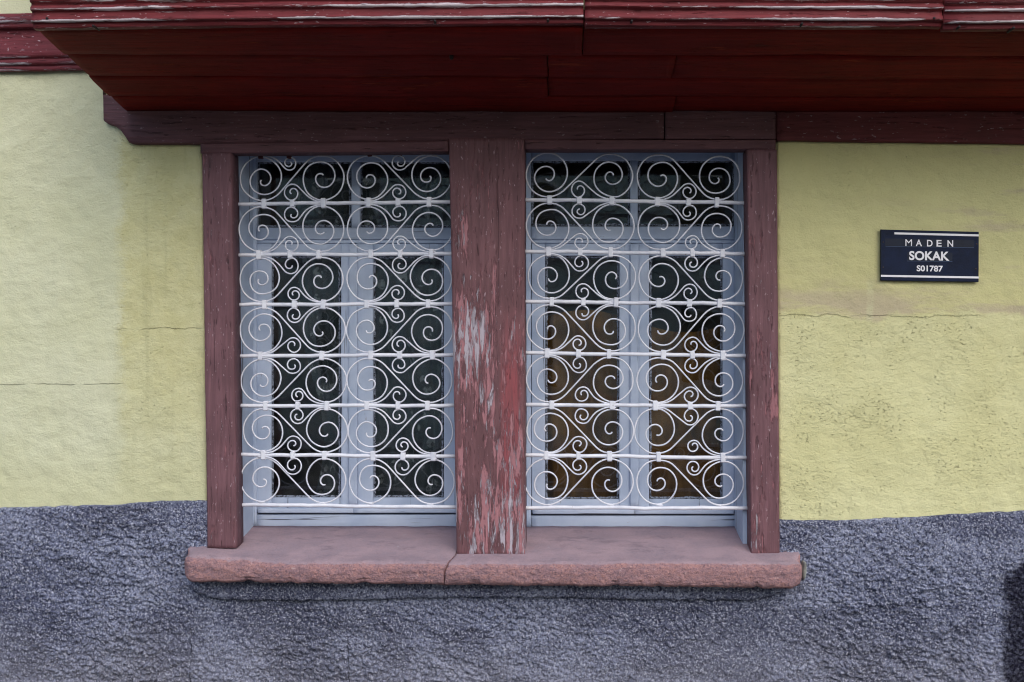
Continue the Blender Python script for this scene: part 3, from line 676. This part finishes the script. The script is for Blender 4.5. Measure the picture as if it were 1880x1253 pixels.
def small_scroll(Cb, Rb, vert, Cs, r, s, rnd):
    d = math.hypot(Cb[0]-Cs[0], Cb[1]-Cs[1]); r = min(r, d-Rb-.8)
    th = tangent(Cb, Rb, Cs, r, s); clip = math.pi/2*vert
    D = (s*(clip-th)) % (2*math.pi)
    if D > math.pi: D = 0.1
    D += .22
    t = np.linspace(D, 0, 14); arc = np.stack([Cb[0]+Rb*np.cos(th+s*t), Cb[1]+Rb*np.sin(th+s*t)], 1)
    T = 2*math.pi*rnd.uniform(1.35, 1.62)
    return np.concatenate([arc, spiral(Cs, r, th+math.pi, s, 3.6, T, rnd.uniform(2, 3), (rnd.uniform(-.8, .8), rnd.uniform(-1, 1)), 46, .8)])
def to_world(p2, Y, seed=0.0):
    p2 = np.array(p2); k = np.arange(len(p2))
    p2 = p2+1.7*np.stack([noise3(p2[:, 0]*.035+seed*3, p2[:, 1]*.035, k*.012+seed), noise3(p2[:, 0]*.035+seed*3, p2[:, 1]*.035+9, k*.012-seed)], 1)   # hand-bent
    return np.array([P(a, b, Y+.0022*math.sin(a*.03+b*.021+seed)) for a, b in p2])
def clip_mesh():
    h, w, d = .0190, .0092, .0115; R = []
    for x in (-w, -w*.8, w*.8, w):
        k = .93 if abs(x) == w else 1.0
        R.append([(x, y*k, z*k) for y, z in ((-d, -h*.82), (-d, h*.82), (-d*.7, h), (d*.7, h), (d, h*.82), (d, -h*.82), (d*.7, -h), (-d*.7, -h))])
    v, f = loft(R); me = bpy.data.meshes.new('clip'); me.from_pydata(v.tolist(), [], f); me.materials.append(m_iron); me.update(); return me
CLIP = clip_mesh()
def grille(label, xa, xb, bars, clips, first, odd_last, top_small, noclip, seed):
    """bars: (y left, y right) with a virtual one on top; clips[b]: six px; first: slash direction of the first unit in the top row"""
    rnd = random.Random(seed); base = P((xa+xb)/2, bars[-1][0], YG)
    g = thing('window_grille', label, 'window grille', base, 'white scrolled iron grilles')
    yb = lambda b, x: bars[b][0]+(bars[b][1]-bars[b][0])*(x-xa)/(xb-xa)
    HB, HR = 4.0, 1.9
    for b in range(1, len(bars)):
        pts = [(xa-8+(xb-xa+16)*i/24, yb(b, xa-8+(xb-xa+16)*i/24)+.7*math.sin(i*.5+b)*rnd.uniform(.3, 1)) for i in range(25)]
        v, f = tube(to_world(pts, YG), .0081, 10, False); mesh('bar', v, f, m_iron, g, True)
    for r in range(len(bars)-1):
        for u in (0, 1):
            up, dn = clips[r], clips[r+1]
            xl = (up[3*u]+dn[3*u])/2; xr = (up[3*u+2]+dn[3*u+2])/2
            s = first*(1 if r % 2 == 0 else -1)*(1 if u == 0 else -1)
            if odd_last and r == len(bars)-2 and u == 0: s = -1
            yl = (yb(r, xl)+yb(r+1, xl))/2; yr = (yb(r, xr)+yb(r+1, xr))/2
            Rl = (yb(r+1, xl)-yb(r, xl))/2-HB-HR+.3; Rr = (yb(r+1, xr)-yb(r, xr))/2-HB-HR+.3
            p2 = big_scroll((xl, yl), Rl, (xr, yr), Rr, s, rnd)
            v, f = tube(to_world(p2, YG, r+u*3), .0034, 6); mesh('scroll', v, f, m_iron, g, True)
            # lower and upper little scrolls; s>0: '/'
            for vert in (1, -1):
                if vert == 1 and r == len(bars)-2: continue
                if vert == -1 and r == 0 and not top_small: continue
                bidx = r+1 if vert == 1 else r
                right_big = (s > 0) == (vert == 1)
                if odd_last and r == len(bars)-2 and u == 0: right_big = False
                Cb, Rb = ((xr, yr), Rr) if right_big else ((xl, yl), Rl)
                xs_ = clips[bidx][3*u+1]; rs = rnd.uniform(13.4, 15.0); ys_ = yb(bidx, xs_)-vert*(HB+HR+rs-.5)
                side = -1 if right_big else 1
                ss_ = -1 if side*vert == -1 else 1
                p2 = small_scroll(Cb, Rb+2.2, vert, (xs_, ys_), rs, ss_, rnd)
                v, f = tube(to_world(p2, YG-.004, r+u), .0032, 6); mesh('small_scroll', v, f, m_iron, g, True)
    for b in range(1, len(bars)-1):
        for i in range(6):
            if (b, i) in noclip: continue
            x = clips[b][i]; q = P(x, yb(b, x), YG); o = bpy.data.objects.new('clip', CLIP); COL.objects.link(o); o.parent = g
            o.location = q-base; k = .84 if i % 3 == 1 else rnd.uniform(.95, 1.1); o.scale = (rnd.uniform(.92, 1.1), 1, k); o.rotation_euler = (0, rnd.uniform(-.07, .07), 0)
    # weld beads where scrolls meet the lowest bar and each other
    for i in (0, 2, 3, 5):
        x = clips[-1][i]; q = np.array(P(x, yb(-1, x)-HB-1, YG)); R = []
        for j in range(7):
            t = j/6; rr = .0045*math.sin(math.pi*(.08+.84*t))+.0008*rnd.random(); R.append([(q[0]+(t-.5)*.030, q[1]+rr*1.3*math.cos(a), q[2]+rr*math.sin(a)) for a in np.arange(7)*2*math.pi/7])
        v, f = loft(R); mesh('weld', v, f, m_iron, g, True)
    return g
Lb = [(282, 279), (375, 371), (468.5, 466), (560, 558), (654, 652), (745.5, 745), (835, 839), (926.5, 932)]
Lc = [[479, 531, 588, 679, 734, 789], [485, 537, 594, 677, 731, 788], [475.5, 533, 585, 681, 735, 792], [486, 541, 594, 674, 728.5, 786], [478.5, 538, 591, 681, 734, 794], [488, 547, 600, 674, 731, 785], [484, 538, 596, 685, 740, 796], [480, 537, 592, 680, 735, 770+20]]
Rb_ = [(275, 281), (367, 373), (462, 466), (554, 558), (648.5, 653.5), (743.5, 746), (836, 841), (932, 933.5)]
Rc = [[1003, 1062, 1119, 1213, 1265, 1320], [1009, 1063.5, 1123, 1207, 1264, 1316], [1007, 1065, 1121, 1217, 1271, 1326], [1013, 1071, 1131, 1209, 1265.5, 1321], [1004.6, 1062, 1118, 1218, 1271, 1327], [1013, 1070, 1124, 1203, 1267, 1318], [1003, 1062, 1119, 1209, 1274, 1327], [1008, 1064, 1121, 1211, 1268, 1321]]
gl = grille('white wrought iron scroll grille over the window farther from the street sign', 440, 834, Lb, Lc, 1, True, True, {(4, 1)}, 11)
grille('white wrought iron scroll grille over the window beside the street sign', 964, 1370, Rb_, Rc, 1, False, False, {(5, 1), (6, 4)}, 23)
for i, x in enumerate(Lc[0]):      # fixing straps up into the head board
    q = P(x, 285+(-2.5 if i > 1 else 2), YG); o = bpy.data.objects.new('fixing_strap', CLIP.copy()); COL.objects.link(o); o.parent = gl; o.location = q-gl.location; o.scale = (1.05, .7, .62)
    o.data.materials[0] = m_clip_red if i in (0, 1, 3, 4) else m_iron; o.rotation_euler = (0, random.uniform(-.1, .1), 0)

# ================================================================== STREET SIGN
YS = -.020
sign = thing('street_sign', 'navy blue street name plate reading MADEN SOKAK S01787 on yellow wall', 'street sign', P(1707, 470, 0))
c4 = [P(1617.3, 421.6, YS), P(1797, 426, YS), P(1796.6, 518, YS), P(1617.3, 515.3, YS)]
v, f = timber(*c4, .012, 'h', 8, .0015, .0, 4); mesh('plate', v, f, m_navy, sign)
def strip(name, ax, ay, bx_, by, th, mat, Y):
    a, b, c, d = P(ax, ay-th/2, Y), P(bx_, by-th/2, Y), P(bx_, by+th/2, Y), P(ax, ay+th/2, Y)
    v = [tuple(p) for p in (a, b, c, d)]+[(p.x, p.y+.0012, p.z) for p in (a, b, c, d)]
    return mesh(name, v, [(0,3,2,1), (4,5,6,7), (0,1,5,4), (1,2,6,5), (2,3,7,6), (3,0,4,7)], mat, sign)
strip('stripe', 1642.2, 428.8, 1797, 432.6, 3.7, m_signwhite, YS-.0012); strip('stripe', 1617.3, 506.8, 1797, 509.9, 3.7, m_signwhite, YS-.0012)
strip('name_tape', 1625, 445.5, 1788, 448, 14.5, m_tape, YS-.0010); strip('name_tape', 1665.5, 471.5, 1748.5, 472.5, 16, m_tape, YS-.0010)
m_tedge = simple('pale_tape_edge', lin(74, 90, 118))  # thin paler line along the lower edge of each tape
strip('tape_edge', 1626, 452.7, 1788, 455.2, .8, m_tedge, YS-.0012); strip('tape_edge', 1665.5, 479.6, 1748.5, 480.6, .8, m_tedge, YS-.0012)
def glyphs(txt, px0, px1, ybase, cap, bold):
    cu = bpy.data.curves.new('t', 'FONT'); cu.body = txt; cu.size = 1; cu.offset = bold; cu.resolution_u = 6; cu.extrude = .004
    o = bpy.data.objects.new('t', cu); COL.objects.link(o); bpy.context.view_layer.update()
    me = bpy.data.meshes.new_from_object(o.evaluated_get(bpy.context.evaluated_depsgraph_get()))
    bpy.data.objects.remove(o); v = np.array([q.co[:] for q in me.vertices]); f = [tuple(p.vertices) for p in me.polygons]; bpy.data.meshes.remove(me)
    lo, hi = v.min(0), v.max(0); a, b = P(px0, ybase, YS), P(px1, ybase-cap, YS)
    u = (v-lo)/(hi-lo); slope = 4.0/180
    x = a.x+(b.x-a.x)*u[:, 0]; z = a.z+(b.z-a.z)*u[:, 1]-slope*(x-a.x); y = YS-.0014-.0010*(u[:, 2] if hi[2] > lo[2] else 0)
    return np.stack([x, y, z], 1), f
m = MB()
for ch, a, b, y0 in (('M', 1662, 1674, 452), ('A', 1681, 1692.4, 452.4), ('D', 1701.6, 1711.8, 453), ('E', 1719.1, 1728.5, 453.2), ('N', 1739.2, 1749.6, 453.6)): m.add(glyphs(ch, a, b, y0, 12.2, .0 if ch == 'M' else .016))
m.build('lettering', m_signwhite, sign)
m = MB(); m.add(glyphs('SOKAK', 1668.8, 1742.6, 478.0, 17.2, .03)); m.build('lettering', m_signwhite, sign)
m = MB(); m.add(glyphs('S01787', 1682.7, 1730.8, 498.7, 11.4, .026)); m.build('lettering', m_signwhite, sign)
for px, py in ((1621.5, 445), (1793, 448.5), (1621.5, 491), (1791.5, 494)):
    q = P(px, py, YS); ring = [[(q.x+r*math.cos(a), YS-d, q.z+r*math.sin(a)) for a in np.arange(10)*math.pi/5] for r, d in ((.0032, -.004), (.0032, .0008), (.0025, .0016), (.0008, .0018))]
    v, f = loft(ring); mesh('screw', v, f, m_screw, sign, True)

# ================================================================== HOUSE ACROSS THE STREET (only its reflection shows in the panes)
opp = thing('opposite_house', 'plain pale rendered house across the street', 'house', (-1, -12, 0))
mo = simple('pale_render', lin(214, 228, 230), .9, .2, .25, 1.5)
hb = MB(); hb.add(box(-8, 6.5, -18, -12, 0, 4.6)); hb.build('wall', mo, opp)
rf = [(-8.4, -11.5, 4.605), (6.9, -11.5, 4.605), (6.9, -18.5, 4.605), (-8.4, -18.5, 4.605), (-8.4, -15, 6.2), (6.9, -15, 6.2)]
mesh('roof', rf, [(0, 1, 5, 4), (2, 3, 4, 5), (1, 2, 5), (3, 0, 4), (0, 3, 2, 1)], simple('clay_roof', lin(140, 84, 66), .9, .2, .4, 6), opp)
mdk = simple('dark_pane', lin(30, 34, 40), .2, .5)
for x in (-6.2, -3.4, -.6, 2.2, 4.8):
    for z in (.9, 2.9):
        v, f = box(x-.5, x+.5, -12.02, -11.97, z, z+1.3); o = mesh('window', v, f, m_signwhite, opp); v, f = box(x-.42, x+.42, -11.965, -11.955, z+.08, z+1.22); mesh('pane', v, f, mdk, o)
